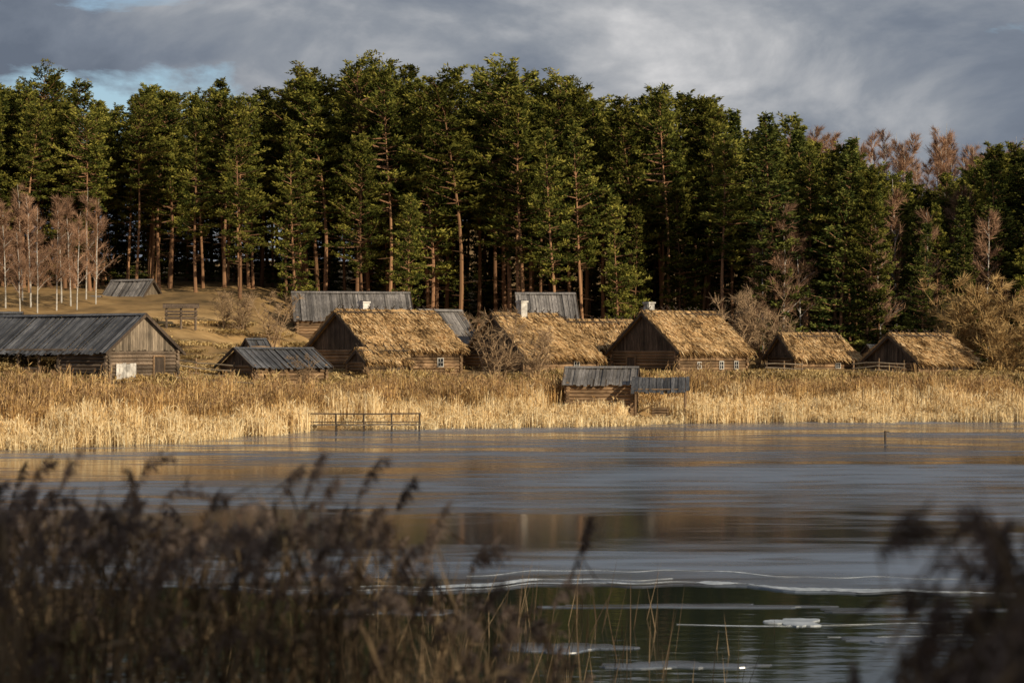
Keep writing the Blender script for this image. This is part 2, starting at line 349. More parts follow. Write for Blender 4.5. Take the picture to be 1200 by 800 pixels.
def building(name,corner,theta,L,W,eave_z,ridge_z,ground_z,side=-1,roof='thatch',hipr=0,hipl=0,walls='log',
             gmat=None,wmat=None,rmat=None,ov=.45,openf=False,wins=(),doors=(),chim=None,seed=1):
    th=math.radians(theta); c,s=math.cos(th),math.sin(th)
    lx,ly=side*L/2,-W/2
    cx=corner[0]-(c*lx-s*ly); cy=corner[1]-(s*lx+c*ly)
    par=empty(name,(cx,cy,ground_z),th)
    gmat=gmat or M_board; wmat=wmat or M_log
    ez=eave_z-ground_z; rz=ridge_z-ground_z
    Wb=W-2*ov; Lb=L-2*ov*.8
    slope=(rz-ez)/(W/2); h=ez+slope*ov; rh=rz-h
    o=MB(); x,y=Lb/2,Wb/2
    if walls=='log':
        if not openf:
            log_wall(o,(-x,-y),(x,-y),h,z0=-.5,seed=seed)
        else:
            log_wall(o,(x*.35,-y),(x,-y),h,z0=-.5,seed=seed)
            for px in (-x,-x*.62,-x*.25,x*.05): o.tube([(px,-y,-.4),(px,-y,h)],.11,7,0,.4)
            o.tube([(-x-.2,-y,h-.12),(x*.4,-y,h-.1)],.13,7,0,.4)
            log_wall(o,(-x*.25,-y+.02),(x*.02,-y+.02),.9,z0=-.5,seed=seed,ext=.1)
            log_wall(o,(x*.35,-y),(x*.35,y),h,z0=-.5,half=True,seed=seed+6)
        log_wall(o,(-x,y),(x,y),h,z0=-.5,seed=seed+1)
        log_wall(o,(-x,-y),(-x,y),h,z0=-.5,half=True,seed=seed+2); log_wall(o,(x,-y),(x,y),h,z0=-.5,half=True,seed=seed+3)
        o.obj('log_walls',[wmat],par)
    else:
        n=int(Lb/.2)
        for i in range(n):
            for sy in (-1,1): o.box((-x+(i+.5)*Lb/n,sy*(y+random.uniform(0,.02)),h/2-.25),(Lb/n-.012,.04,h+.5),0,random.random())
        n=int(Wb/.2)
        for i in range(n):
            for sx in (-1,1): o.box((sx*(x+random.uniform(0,.02)),-y+(i+.5)*Wb/n,h/2-.25),(.04,Wb/n-.012,h+.5),0,random.random())
        o.obj('plank_walls',[wmat],par)
    if not openf:
        o=MB(); o.box((0,0,h/2-.3),(Lb-.1,Wb-.1,h+.4),0); o.obj('interior',[M_dark],par)  # near-black box added inside the walls to block light
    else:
        o=MB(); o.box((x*.68,0,h/2-.3),(x*.58,Wb-.1,h+.4),0); o.box((-x*.3,y-.2,h/2-.3),(x*1.25,.05,h+.4),0); o.obj('interior',[M_dark],par)  # near-black box and back sheet added to keep the inside dark
    o=MB()
    if hipl==0: gable(o,-x-.03,Wb,h,rh,seed=seed)
    if hipr==0: gable(o,x+.03,Wb,h,rh,seed=seed+5)
    if o.n: o.obj('gable_boards',[gmat],par)
    A=L/2; o=MB()
    RL=(-A+hipl,0,rz); RR=(A-hipr,0,rz)
    fl,fr,bl,br=(-A,-W/2,ez),(A,-W/2,ez),(-A,W/2,ez),(A,W/2,ez)
    if roof=='thatch':
        thatch_panel(o,RL,RR,fr,fl,seed=seed); thatch_panel(o,RR,RL,bl,br,seed=seed+9,dens=15)
        if hipr: thatch_panel(o,RR,RR,br,fr,seed=seed+3)
        if hipl: thatch_panel(o,RL,RL,fl,bl,seed=seed+4)
        rr=np.random.default_rng(seed); k=int((L-hipl-hipr)*80)
        B=np.stack([rr.uniform(RL[0]-.05,RR[0]+.05,k),rr.normal(0,.06,k),np.full(k,rz+.30)+rr.normal(0,.06,k)],1)
        D=np.stack([rr.normal(0,.08,k),rr.choice([-1,1],k)*rr.uniform(.25,.5,k),rr.uniform(-.4,-.15,k)],1)
        o.leaves(B,D,.06,1,rr.uniform(.0,.7,k))
        o.tube([(RL[0],0,rz+.22),((RL[0]+RR[0])/2,0,rz+.20),(RR[0],0,rz+.22)],.14,8,0,.4)
        o.obj('thatched_roof',[M_thatch,M_straw],par)
        o=MB(); nS=int((L-hipl-hipr)/.75)
        for i in range(nS+1):
            xx=RL[0]+.15+(RR[0]-RL[0]-.3)*i/max(1,nS)+rr.normal(0,.08)
            for sy in (-1,1):
                o.tube([(xx+sy*.04+rr.normal(0,.05),-sy*.16,rz+.58+rr.normal(0,.06)),(xx,sy*.35,rz+.38-.2),(xx+rr.normal(0,.04),sy*.95,rz+.44-.95*slope+.10)],[.035,.04,.035],5,0,.3)
        for sy in (-1,1): o.tube([(RL[0]-.1,sy*.5,rz+.46-.5*slope),(RR[0]+.1,sy*.5,rz+.44-.5*slope)],.05,5,0,.3)
        o.obj('ridge_poles',[M_board],par)
    else:
        rmat=rmat or M_plank
        plank_panel(o,RL,RR,fr,fl,seed=seed); plank_panel(o,RR,RL,bl,br,seed=seed+2)
        o.box((0,-.12,rz+.05),(L+.05,.24,.03),0,.6,Matrix.Rotation(math.atan(slope),3,'X'))
        o.box((0,.12,rz+.055),(L+.05,.24,.03),0,.4,Matrix.Rotation(-math.atan(slope),3,'X'))
        o.obj('plank_roof',[rmat],par)
    o=MB(); k=math.hypot(W/2,rz-ez)
    for sx,hp in ((-1,hipl),(1,hipr)):
        if hp: continue
        for sy in (-1,1):
            a=math.atan(slope)*(-sy)
            o.box((sx*(A+.03),sy*W/4,(ez+rz)/2+.02),(.05,k+.1,.2),0,.4,Matrix.Rotation(a,3,'X'))
    for q in np.linspace(-x,x,6):
        o.box((q,-(W/2-.4),ez+slope*.4-.09),(.1,.9,.1),0,.3,Matrix.Rotation(math.atan(slope),3,'X'))
    if o.n: o.obj('barge_boards',[M_board],par)
    for w in wins: window(par,*w,Wb,Lb)
    for d in doors: door(par,*d,Wb,Lb)
    if chim:
        px,py,top=chim; o=MB(); ct=top-ground_z
        zb=rz-abs(py)*slope-.5
        o.box((px,py,(ct+zb)/2),(.62,.62,ct-zb),0,.5); o.box((px,py,ct+.05),(.76,.76,.12),0,.5); o.box((px,py,ct+.14),(.5,.5,.06),1,.5)
        o.obj('chimney',[M_white,M_dark],par)
    return par

barn=building('open_barn',(-26.5,130),-35,14.5,7.2,4.75,7.35,2.9,side=1,roof='plank',rmat=M_plankd,openf=True,seed=11,
   gmat=M_boardl,doors=[('r',1.4,.9,1.5)],wmat=M_logg)
o=MB()
for k in range(6): o.box((14.5/2-.36+.19+.006*(k%2),-2.4+k*.3,.62+.03*(k%3)),(.05,.28,1.15-.05*(k%2)),0,.3+.1*(k%3))
o.obj('whitewashed_boards',[M_white],barn)
building('plank_barn',(-46,148),5,9,6,5.6,7.8,4.2,side=-1,roof='plank',rmat=M_plankd,seed=12)
building('log_cabin',(-34.3,184),-25,4.8,4,9.5,11.5,8.2,side=1,roof='plank',seed=13,wmat=M_log,gmat=M_boardl,walls='plank')
building('small_shed',(-38.3,183),-25,2,1.8,9.1,9.9,8.0,side=1,roof='plank',seed=14,ov=.2,gmat=M_boardl)
building('low_shed',(-17.9,137.5),36,6.4,5.6,3.75,5.1,2.2,side=-1,roof='plank',rmat=M_plankd,seed=15,openf=False)
building('metal_roof_shed',(-19.6,149),25,1.6,2.2,5.2,5.8,4.1,side=-1,roof='plank',rmat=M_plankd,seed=16,ov=.15)
building('plank_roof_barn',(-19.4,177),10,10.8,6.6,7.6,10.2,5.0,side=-1,roof='plank',rmat=M_plank,seed=17)
hh=building('thatched_log_house',(-10.9,150),40,9.6,8.5,4.85,7.85,2.8,side=-1,seed=21,wmat=M_log,chim=(-1.4,.9,8.7),
   wins=[('f',2.4,1.25,.5,.6),('l',-1.6,1.2,.5,.6)],doors=[])
building('log_porch',(-10.9,147.8),40,4.4,2.4,4.0,4.9,2.6,side=-1,seed=22,ov=.2,doors=[('f',.6,.9,1.0)])
building('plank_roof_annex',(-5.6,158.5),40,4.6,6.4,5.0,8.2,3.1,side=-1,roof='plank',seed=23)
building('thatched_cottage',(1.0,153.5),40,8.2,8.2,4.3,7.65,2.7,side=-1,seed=31,hipr=1.2,chim=(-1.2,-.3,8.8),wins=[('f',1.5,1.1,.5,.55)])
building('grey_plank_barn',(.6,174),6,5.4,6,7.3,10.0,5.0,side=-1,roof='plank',seed=32,rmat=M_plank)
building('thatched_barn',(5.6,165),22,6.2,6,5.1,7.3,3.4,side=-1,seed=33)
mh=building('thatched_farmhouse',(12.95,155),40,8.4,8.3,4.7,7.85,2.7,side=-1,seed=41,chim=(-2.4,1.0,8.75),
   wins=[('f',.9,1.1,.4,.55),('f',2.6,1.1,.4,.55),('f',-1.6,1.1,.35,.45)],doors=[('l',1.4,.9,1.6)])
o=MB(); o.tube([(-3.2,.4,4.8),(-3.2,.4,6.0)],.10,8); o.tube([(-3.2,.4,6.0),(-3.2,.4,6.1)],[.2,.02],8); o.obj('stove_pipe',[M_metal],mh)
building('thatched_hut',(23,163),25,6.6,4.6,4.2,6.15,2.9,side=-1,seed=51,hipr=.8,wins=[('f',1.3,.8,.4,.35)])
building('thatched_granary',(32.6,160),36,7.2,6.4,3.85,6.1,2.7,side=-1,seed=61,doors=[('f',1.2,.8,.9)])
building('plank_hut',(31.2,172),15,1.8,2.6,4.7,5.4,3.7,side=-1,roof='plank',rmat=M_plankd,seed=62,ov=.2)
building('shore_shed',(3.5,139),-8,5.2,4,2.55,3.75,1.0,side=-1,roof='plank',rmat=M_plank,seed=71)
def canopy():
    g=H(10.2,138.5); par=empty('well_canopy',(10.3,138.0,g),math.radians(-6))
    o=MB(); rz=3.1-g; ez=2.1-g; A=2.0; W=3.0
    plank_panel(o,(-A,0,rz),(A,0,rz),(A,-W/2,ez),(-A,-W/2,ez),seed=3); plank_panel(o,(A,0,rz),(-A,0,rz),(-A,W/2,ez),(A,W/2,ez),seed=4)
    o.obj('plank_roof',[M_plankd],par)
    o=MB()
    for x in (-1.7,1.7):
        for y in (-1.15,1.15): o.tube([(x,y,-.8),(x,y,ez+.25)],.08,7,0,.5)
        o.tube([(x,-1.3,ez+.1),(x,1.3,ez+.1)],.06,6,0,.5); o.tube([(x,-.0,ez+.1),(x,0,rz-.03)],.05,6,0,.5)
    for y in (-1.15,1.15): o.tube([(-1.9,y,ez+.2),(1.9,y,ez+.2)],.06,6,0,.5)
    o.obj('posts_and_beams',[M_log],par)
    o=MB(); 
    for k in range(5):
        z=.1+k*.18
        log_wall(o,(-.5,-.5),(.5,-.5),z+.15,.08,z,.12); log_wall(o,(-.5,.5),(.5,.5),z+.15,.08,z,.12)
        log_wall(o,(-.5,-.5),(-.5,.5),z+.15,.08,z,.12); log_wall(o,(.5,-.5),(.5,.5),z+.15,.08,z,.12)
    o.obj('log_well',[M_log],par)
canopy()
def fence(name,pts,h=1.1,rails=3):
    par=empty(name,(pts[0][0],pts[0][1],H(*pts[0]))); o=MB(); b=np.array([pts[0][0],pts[0][1],H(*pts[0])])
    Q=[]
    for i in range(len(pts)-1):
        a=np.array(pts[i]); c=np.array(pts[i+1]); k=max(1,int(np.linalg.norm(c-a)/1.6))
        for j in range(k): Q.append(a+(c-a)*j/k)
    Q.append(np.array(pts[-1]))
    Z=[np.array([q[0],q[1],H(*q)])-b for q in Q]
    for q in Z: o.tube([q+[0,0,-.3],q+[R.normal(0,.03),0,h+.15+R.uniform(-.05,.1)]],[.07,.06],6,0,R.random())
    o.obj('posts',[M_log],par); o=MB()
    for a,c in zip(Z[:-1],Z[1:]):
        for r in range(rails):
            z=h*(r+.7)/rails
            o.tube([a+[-.1,-.07,z+R.normal(0,.03)],(a+c)/2+[0,-.07,z+R.normal(0,.03)],c+[.1,-.07,z+R.normal(0,.03)]],.045,5,0,R.random())
    o.obj('rails',[M_boardl],par)
fence('log_fence',[(-24.5,138),(-22,138.5),(-19.5,139.5)])
fence('log_fence',[(-22.3,132.5),(-19,133.5),(-17.5,134.5),(-13.6,136.5)],.8,2)
fence('log_fence',[(-21,152),(-16.5,151.5)],.9,2)
fence('log_fence',[(20,156.5),(23,158)],1.,3)
fence('log_fence',[(27.5,160.5),(31.5,160)],1.,3)
def rack():
    g=H(-26.6,160); par=empty('hay_rack',(-26.6,160,g),math.radians(10)); o=MB()
    for x in (-1.15,0,1.15):
        for y in (-.45,.45): o.tube([(x,y*1.2,-.2),(x,y,1.6)],.10,6,0,.4)
        o.tube([(x,-.6,.75),(x,.6,.75)],.07,6,0,.4)
    o.tube([(-1.3,-.5,.75),(1.3,-.5,.75)],.08,6,0,.4); o.tube([(-1.3,.5,.75),(1.3,.5,.75)],.08,6,0,.4)
    o.obj('frame',[M_logg],par); o=MB()
    for i in range(5): o.box((0,-.6+i*.3,1.62+.07*i),(2.9,.27,.12),0,R.random())
    for i in range(3): o.box((0,-.3+i*.3,.86),(2.4,.25,.08),0,R.random())
    for i in range(2): o.box((0,-.62,1.05+.24*i),(2.6,.05,.16),0,R.random())
    o.obj('boards',[M_board],par)
rack()
def jetty():
    par=empty('wooden_jetty',(-9.1,122.3,0),math.radians(2)); o=MB()
    for x in np.linspace(-3.4,3.4,5):
        o.tube([(x,-.5,-1),(x+.02,-.5,1.15)],.06,6,0,.3); o.tube([(x,.6,-1),(x,.6,.5)],.06,6,0,.3)
    o.tube([(-3.6,-.5,1.13),(0,-.5,1.1),(3.5,-.5,1.13)],.05,6,0,.7)
    o.tube([(-3.6,-.5,.62),(0,-.5,.6),(3.5,-.5,.62)],.035,6,0,.4)
    o.obj('posts_and_rails',[M_board],par); o=MB()
    for i in range(34): o.box((-3.45+i*.208,.05,.42+R.normal(0,.008)),(.19,1.3,.05),0,R.random())
    o.obj('deck',[M_boardl],par)
jetty()
o=MB(); o.tube([(0,0,-.5),(.02,0,.35),(.0,0,.55)],[.07,.06,.05],7,0,.3); o.box((.08,0,.5),(.3,.06,.05),0,.3); o.obj('mooring_post',[M_board],loc=(20.6,110,0))

# ------------------------------------------------------------------ trees
def pine_mesh(seed,Ht=22.,cs=.4,Rc=2.4,spruce=False,dens=1.,pw=.7):
    rr=np.random.default_rng(seed); mb=MB()
    k=9; zz=np.linspace(-.6,Ht*.985,k); lean=rr.normal(0,.6,2)
    px=lean[0]*(zz/Ht)**2+.18*np.sin(zz*.3+seed); py=lean[1]*(zz/Ht)**2+.14*np.cos(zz*.27+seed)
    rad=.19*(1-zz/Ht*.92)*(Ht/22); rad[0]*=1.25
    mb.tube(np.stack([px,py,zz],1),rad,7,0,rr.uniform(.25,.7))
    B=[];D=[];Wd=[];Vr=[]
    z=cs*Ht
    for _ in range(16):
        zs=rr.uniform(.15,max(.2,cs))*Ht; a=rr.uniform(0,6.28); l=rr.uniform(.4,1.5)
        x0=np.interp(zs,zz,px); y0=np.interp(zs,zz,py)
        mb.tube([(x0,y0,zs),(x0+math.cos(a)*l,y0+math.sin(a)*l,zs+rr.uniform(-.3,.25))],[.03,.01],3,0,.1,False)
    sparse=rr.uniform(.0,.25); asy=rr.uniform(0,6.28); am=rr.uniform(.05,.4)
    while z<Ht*.985:
        u=(z-cs*Ht)/(Ht*(1-cs))
        if spruce: prof=(1-u)**.9
        else: prof=(1-u)**pw*min(1,.45+2.2*u)
        nb=int(rr.integers(4,8)); a0=rr.uniform(0,6.28)
        wl=rr.uniform(.68,1.28)
        for j in range(nb):
            if rr.random()<sparse: continue
            a=a0+j*6.283/nb+rr.normal(0,.25)
            l=max(.4,Rc*prof*wl*rr.uniform(.6,1.25)*(1+am*math.cos(a-asy))+.15)
            rise=(-.25+.75*u if spruce else rr.normal(.08,.16)+.8*u**2)
            x0=np.interp(z,zz,px); y0=np.interp(z,zz,py); zb=z+rr.normal(0,.12)
            ca,sa=math.cos(a),math.sin(a)
            t=np.array([0,.5,1.]); curve=(-.06 if not spruce else .1)*l
            P=np.stack([x0+ca*l*t,y0+sa*l*t,zb+l*rise*t+curve*t*t*2+(0 if spruce else .18*l*t**3)],1)
            mb.tube(P,[.045*l/2+.01,.03*l/2,.01],3,0,.3,False)
            nt=int((5+l*7.5)*dens); f=rr.uniform(.2,1.03,nt)**.7
            lat=rr.normal(0,1,nt)*.20*l*(1.15-f*.6)
            C=np.stack([np.interp(f,t,P[:,0])-sa*lat,np.interp(f,t,P[:,1])+ca*lat,np.interp(f,t,P[:,2])+rr.normal(.03,.08,nt)],1)
            m=4
            C=np.repeat(C,m,0); n=len(C)
            d=rr.normal(0,1,(n,3)); d[:,2]=np.abs(d[:,2])*.5+(.15 if not spruce else -.15); d+=np.array([ca,sa,0])*.6
            d/=np.linalg.norm(d,axis=1,keepdims=True); d*=rr.uniform(.24,.48,(n,1))
            B.append(C+rr.normal(0,.06,(n,3))); D.append(d); Wd.append(rr.uniform(.08,.17,n))
            vb=np.clip(rr.normal(.22,.16)+.5*np.repeat(f,m)**1.5+rr.normal(0,.12,n),0,1); Vr.append(vb)  # sunlit tips and shaded crown interior put into the needle tone
        z+=rr.uniform(.45,.92)*(1.0-.4*u)
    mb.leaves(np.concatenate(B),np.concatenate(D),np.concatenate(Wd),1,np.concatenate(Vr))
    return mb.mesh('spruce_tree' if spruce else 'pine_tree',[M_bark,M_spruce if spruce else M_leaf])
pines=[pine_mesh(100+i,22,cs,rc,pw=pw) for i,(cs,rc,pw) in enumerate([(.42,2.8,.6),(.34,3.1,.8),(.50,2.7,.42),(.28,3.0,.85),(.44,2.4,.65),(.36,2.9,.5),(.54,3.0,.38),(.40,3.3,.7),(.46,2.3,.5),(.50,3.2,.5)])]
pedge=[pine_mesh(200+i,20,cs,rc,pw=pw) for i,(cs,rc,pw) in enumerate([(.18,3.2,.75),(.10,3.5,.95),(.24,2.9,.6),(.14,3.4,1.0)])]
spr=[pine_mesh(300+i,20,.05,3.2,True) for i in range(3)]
def bare_mesh(name,seed,Ht,trunks,spread,ntw,twl,mats,tr=.12,crown0=.3,shape='birch',tw=.03):
    rr=np.random.default_rng(seed); mb=MB(); B=[];D=[];V=[]
    for ti in range(trunks):
        a=rr.uniform(0,6.28); h=Ht*rr.uniform(.75,1.) ; sp=spread*(rr.uniform(.3,1) if trunks>1 else .5)
        k=7; t=np.linspace(0,1,k); bx,by=(rr.normal(0,.25,2) if trunks>1 else (0,0))
        P=np.stack([bx+math.cos(a)*sp*t**1.3+rr.normal(0,.08,k)*t,by+math.sin(a)*sp*t**1.3+rr.normal(0,.08,k)*t,-.3+(h+.3)*t],1)
        rad=tr*(1-.93*t)+.008
        mb.tube(P,rad,6,0,rr.uniform(.3,.7))
        nb=int(30 if trunks==1 else 12)
        for j in range(nb):
            f=rr.uniform(crown0,.97); p=np.array([np.interp(f,t,P[:,i]) for i in range(3)])
            aa=rr.uniform(0,6.28); l=h*(.24 if shape=='birch' else .34)*(1.08-f)**.6*rr.uniform(.6,1.2)
            up=rr.uniform(.9,1.8) if shape=='birch' else rr.uniform(.3,1.3)
            d=unit([math.cos(aa),math.sin(aa),up])*l; dr=np.array([0,0,-.12*l])
            Q=np.array([p,p+d*.5,p+d+dr]); mb.tube(Q,[.03+.12*tr,.018,.008],4,(0 if (shape=='birch' and j%3==0) else 1),.4,False)
            n=int(ntw/(nb*trunks)); g=rr.uniform(.15,1,n)
            C=np.stack([np.interp(g,[0,.5,1],Q[:,i]) for i in range(3)],1)+rr.normal(0,.09*l,(n,3))*g[:,None]
            dd=unit(d)+rr.normal(0,.5,(n,3)); dd/=np.linalg.norm(dd,axis=1,keepdims=True)
            B.append(C); D.append(dd*rr.uniform(.5,1,(n,1))*twl); V.append(rr.uniform(.1,.9,n))
    B=np.concatenate(B);D=np.concatenate(D)
    mb.leaves(B,D,tw,1,np.concatenate(V),mid=.2)
    return mb.mesh(name,mats)
birches=[bare_mesh('birch_tree',400+i,13,1,1,2200,.9,[M_birch,M_twig],.085,.22,tw=.034) for i in range(4)]
bushg=[bare_mesh('willow_bush',420+i,5.5,9,2.6,3600,.7,[M_twigg,M_twigg],.045,.12,'bush',.032) for i in range(2)]
bushd=[bare_mesh('bare_shrub',430+i,4.6,8,2.4,1900,.6,[M_twigd,M_twigd],.035,.12,'bush',.026) for i in range(2)]

def ytop(px): return np.interp(px,[-200,0,200,500,700,800,860,940,1000,1100,1160,1400],[100,98,102,90,98,112,130,160,185,215,170,160])
forest=empty('pine_forest',(0,230,10))
def addp(name,me,x,y,sc,parent=None,h0=22):
    z=H(x,y)-.1
    if parent: inst(name,me,(x-parent.location[0],y-parent.location[1],z-parent.location[2]),R.uniform(0,6.28),sc,parent)
    else: inst(name,me,(x,y,z),R.uniform(0,6.28),sc)
def front(x): return np.interp(x,[-120,-45,-30,-18,0,15,28,60,120],[188,191,197,193,189,187,181,180,178])
cnt=0
for row in range(8):
    dy=row*3.9
    x=-80-row*2
    while x<80+row*2:
        xx=x+R.normal(0,1.0); yy=front(xx)+dy+R.normal(0,1.6)
        px=600+xx/yy*2333; zt=5+(410-ytop(px))/2333*yy; g=H(xx,yy)
        sc=np.clip((zt-g)/22*R.uniform(.84,1.06),.5,1.35)
        if xx>22 and row<6: me=random.choice(pines+pedge+spr*2)
        else: me=random.choice(pedge+pines*2) if row<2 else random.choice(pines)
        if row==0 and xx<22 and R.random()<.2: sc*=R.uniform(.6,.85)
        b=20/22 if me in pedge+spr else 1
        sxy=sc*R.uniform(.9,1.22)
        addp('pine',me,xx,yy,(sxy,sxy,sc/b),forest); cnt+=1
        x+=R.uniform(2.4,4.8)
for row,(dy,st) in enumerate([(15,3.6),(25,2.5),(36,2.2)]):
    x=-84.
    while x<84:
        xx=x+R.normal(0,.6); yy=front(xx)+dy+R.normal(0,1.5)
        s=R.uniform(.42,.7)+.1*row
        addp('young_spruce',random.choice(spr),xx,yy,(.68,.68,s),forest); cnt+=1
        x+=st*R.uniform(.7,1.3)
print('pines',cnt)
for (x,y,s,me) in [(-25.5,186,.95,pedge[0]),(-20.5,187,.9,pedge[1]),(-9.5,185,.72,pedge[2]),(-30,189,.86,pines[3]),(4,183,.95,pines[1]),(9.5,181,.75,pedge[0]),(-14,187,.9,pines[5]),
                   (31.5,176,.85,pedge[1]),(35.5,172,.62,spr[0]),(29.5,178,1.0,spr[1]),(40,176,.75,spr[2]),(45,173,.7,pedge[2]),(50,176,1.1,pedge[0])]:
    addp('spruce_tree' if me in spr else 'pine_tree',me,x,y,s)
for i,(x,y,s) in enumerate([(-45.5,176,.85),(-44,173,.8),(-42.3,175,.78),(-41,172,.72),(-39.8,174,.76),(-39,176,.85),(-37.8,173,.68),(-47.5,174,.8),(-43,178,.85),(-40.5,179,.85),(-37,177,.75),(-50,176,.85),(-49,172,.75),(-46.5,179,.8),(-44.5,181,.85),(-38.5,180,.8),(-42,170,.6)]):
    addp('birch_tree',birches[i%4],x,y,s)
for i,(x,y,s) in enumerate([(24.3,178,1.2),(26,179,1.05),(22.6,179,1.0),(33,178,1.0),(38,181,1.15),(43,180,1.2),(47,178,1.1),(36,186,1.3),(41.5,187,1.35)]):
    addp('birch_tree',birches[i%4],x,y,s)
bw=empty('birch_wood',(65,290,20))
for i in range(120):
    x=R.uniform(40,115); y=R.uniform(282,300)
    addp('birch',birches[i%4],x,y,R.uniform(1.1,1.45),bw)
for (x,y,s,me) in [(-.9,146.8,1.25,bushd[0]),(1.6,148.5,1.0,bushd[1]),(18.8,167,1.5,bushd[1]),(21,169,1.5,bushd[0]),(22.5,167,1.1,bushd[1]),
                   (-22.5,164,.85,bushd[1]),(-24,166,.7,bushd[0]),(-19.7,163,1.0,bushd[0]),
                   (-14.5,140,.5,bushd[0])]:
    addp('bare_shrub',me,x,y,s)
for (x,y,s,me) in [(38.3,170,1.45,bushg[0]),(41.0,168,1.55,bushg[1]),(36.6,173,1.1,bushg[1]),(44.0,167,1.5,bushg[0]),(47,170,1.5,bushg[1]),(40.5,162.5,.95,bushg[0]),(43,161,.9,bushg[1])]:
    addp('willow_bush',me,x,y,s)
nw=empty('near_pine_wood',(22,-20,3))  # pines added behind the camera, out of view, to shade the near reeds
RN=np.random.default_rng(55)
for i in range(46):
    x=RN.uniform(9,36); y=RN.uniform(-34,-5)
    if math.hypot(x,y)<12: continue
    addp('pine',random.choice(pedge+spr),x,y,RN.uniform(.6,.85),nw)

# ------------------------------------------------------------------ reeds
def reed_patch(seed,w,d,n,hm,mats,plume=.5,width=.022):
    rr=np.random.default_rng(seed); mb=MB()
    x=rr.uniform(-w/2,w/2,n); y=rr.uniform(-d/2,d/2,n); clump=.82+.24*np.sin(x*2.1+seed)*np.cos(y*1.7+seed)
    h=hm*clump*rr.uniform(.6,1.12,n); B=np.stack([x,y,np.full(n,-.3)],1)
    ln=rr.normal(0,.10,(n,2)); D=np.stack([ln[:,0]*h,ln[:,1]*h,h+.3],1)
    v=rr.random(n)
    mb.leaves(B,D,width*1.2,0,v,mid=.6,side=np.tile([.5,-.8,0],(n,1))+rr.normal(0,.4,(n,3)))
    for k in range(3):
        f=rr.uniform(.25,.9,n)[:,None]; a=rr.normal(0,1,(n,2)); L=rr.uniform(.25,.55,(n,1))
        mb.leaves(B+D*f,np.concatenate([a*.4*L,L*rr.uniform(.1,1.,(n,1))],1),width*1.5,0,np.clip(v+rr.normal(0,.15,n),0,1))
    m=rr.random(n)<plume
    for k in range(2):
        q=B[m]+D[m]*.93; c=m.sum()
        mb.leaves(q,np.stack([rr.normal(.06,.05,c),rr.normal(0,.05,c),rr.uniform(.15,.28,c)],1),.05,1,rr.random(c))
    return mb.mesh('reed_patch',mats)
rp_l=[reed_patch(500+i,3.4,2.4,400,1.8,[M_reed,M_reedb],.2,.033) for i in range(5)]
rp_b=[reed_patch(510+i,3.4,2.8,320,2.1,[M_reedb,M_plume],.75,.030) for i in range(5)]
gp=[reed_patch(520+i,3.0,3.0,280,.42,[M_grass,M_grass],.0,.047) for i in range(3)]
bed=empty('reed_bed',(0,130,0))
x=-72.
while x<76:
    s=float(shore(x)); b=float(yb(x)); deep=.46*(b-s)+1
    t=-3.2
    while t<deep:
        yy=s+t+R.normal(0,.5); xx=x+R.normal(0,.5)
        skip=False
        for (cx,cy,rx,ry) in [(-9.1,122.0,3.9,1.6),(6.2,140.6,2.6,2.2),(10.3,138.3,1.8,1.6)]:
            if abs(xx-cx)<rx+.6 and abs(yy-cy)<ry+.6: skip=True
        if not skip:
            g=max(H(xx,yy),-.25)
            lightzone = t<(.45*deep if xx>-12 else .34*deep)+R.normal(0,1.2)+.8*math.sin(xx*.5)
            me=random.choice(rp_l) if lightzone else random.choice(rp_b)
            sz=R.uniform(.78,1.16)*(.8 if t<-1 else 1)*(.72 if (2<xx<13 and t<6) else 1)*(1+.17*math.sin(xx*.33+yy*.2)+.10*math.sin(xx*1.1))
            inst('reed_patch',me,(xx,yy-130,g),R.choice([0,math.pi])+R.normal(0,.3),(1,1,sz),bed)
        t+=2.1
    x+=2.5
grass=empty('dry_grass',(0,150,3))
for i in range(720):
    xx=R.uniform(-56,50); bb=float(yb(xx)); ss=float(shore(xx)); lo=ss+.5*(bb-ss)
    yy=R.uniform(lo,bb+34) if R.random()<.65 else R.uniform(lo,bb+1)
    if yy>front(xx)-2: continue
    sz=R.uniform(.4,1.5) if yy<bb else R.uniform(.2,.7)
    inst('grass_patch',random.choice(gp),(xx,yy-150,H(xx,yy)-3),R.uniform(0,6.28),(1.3,1.3,sz),grass)

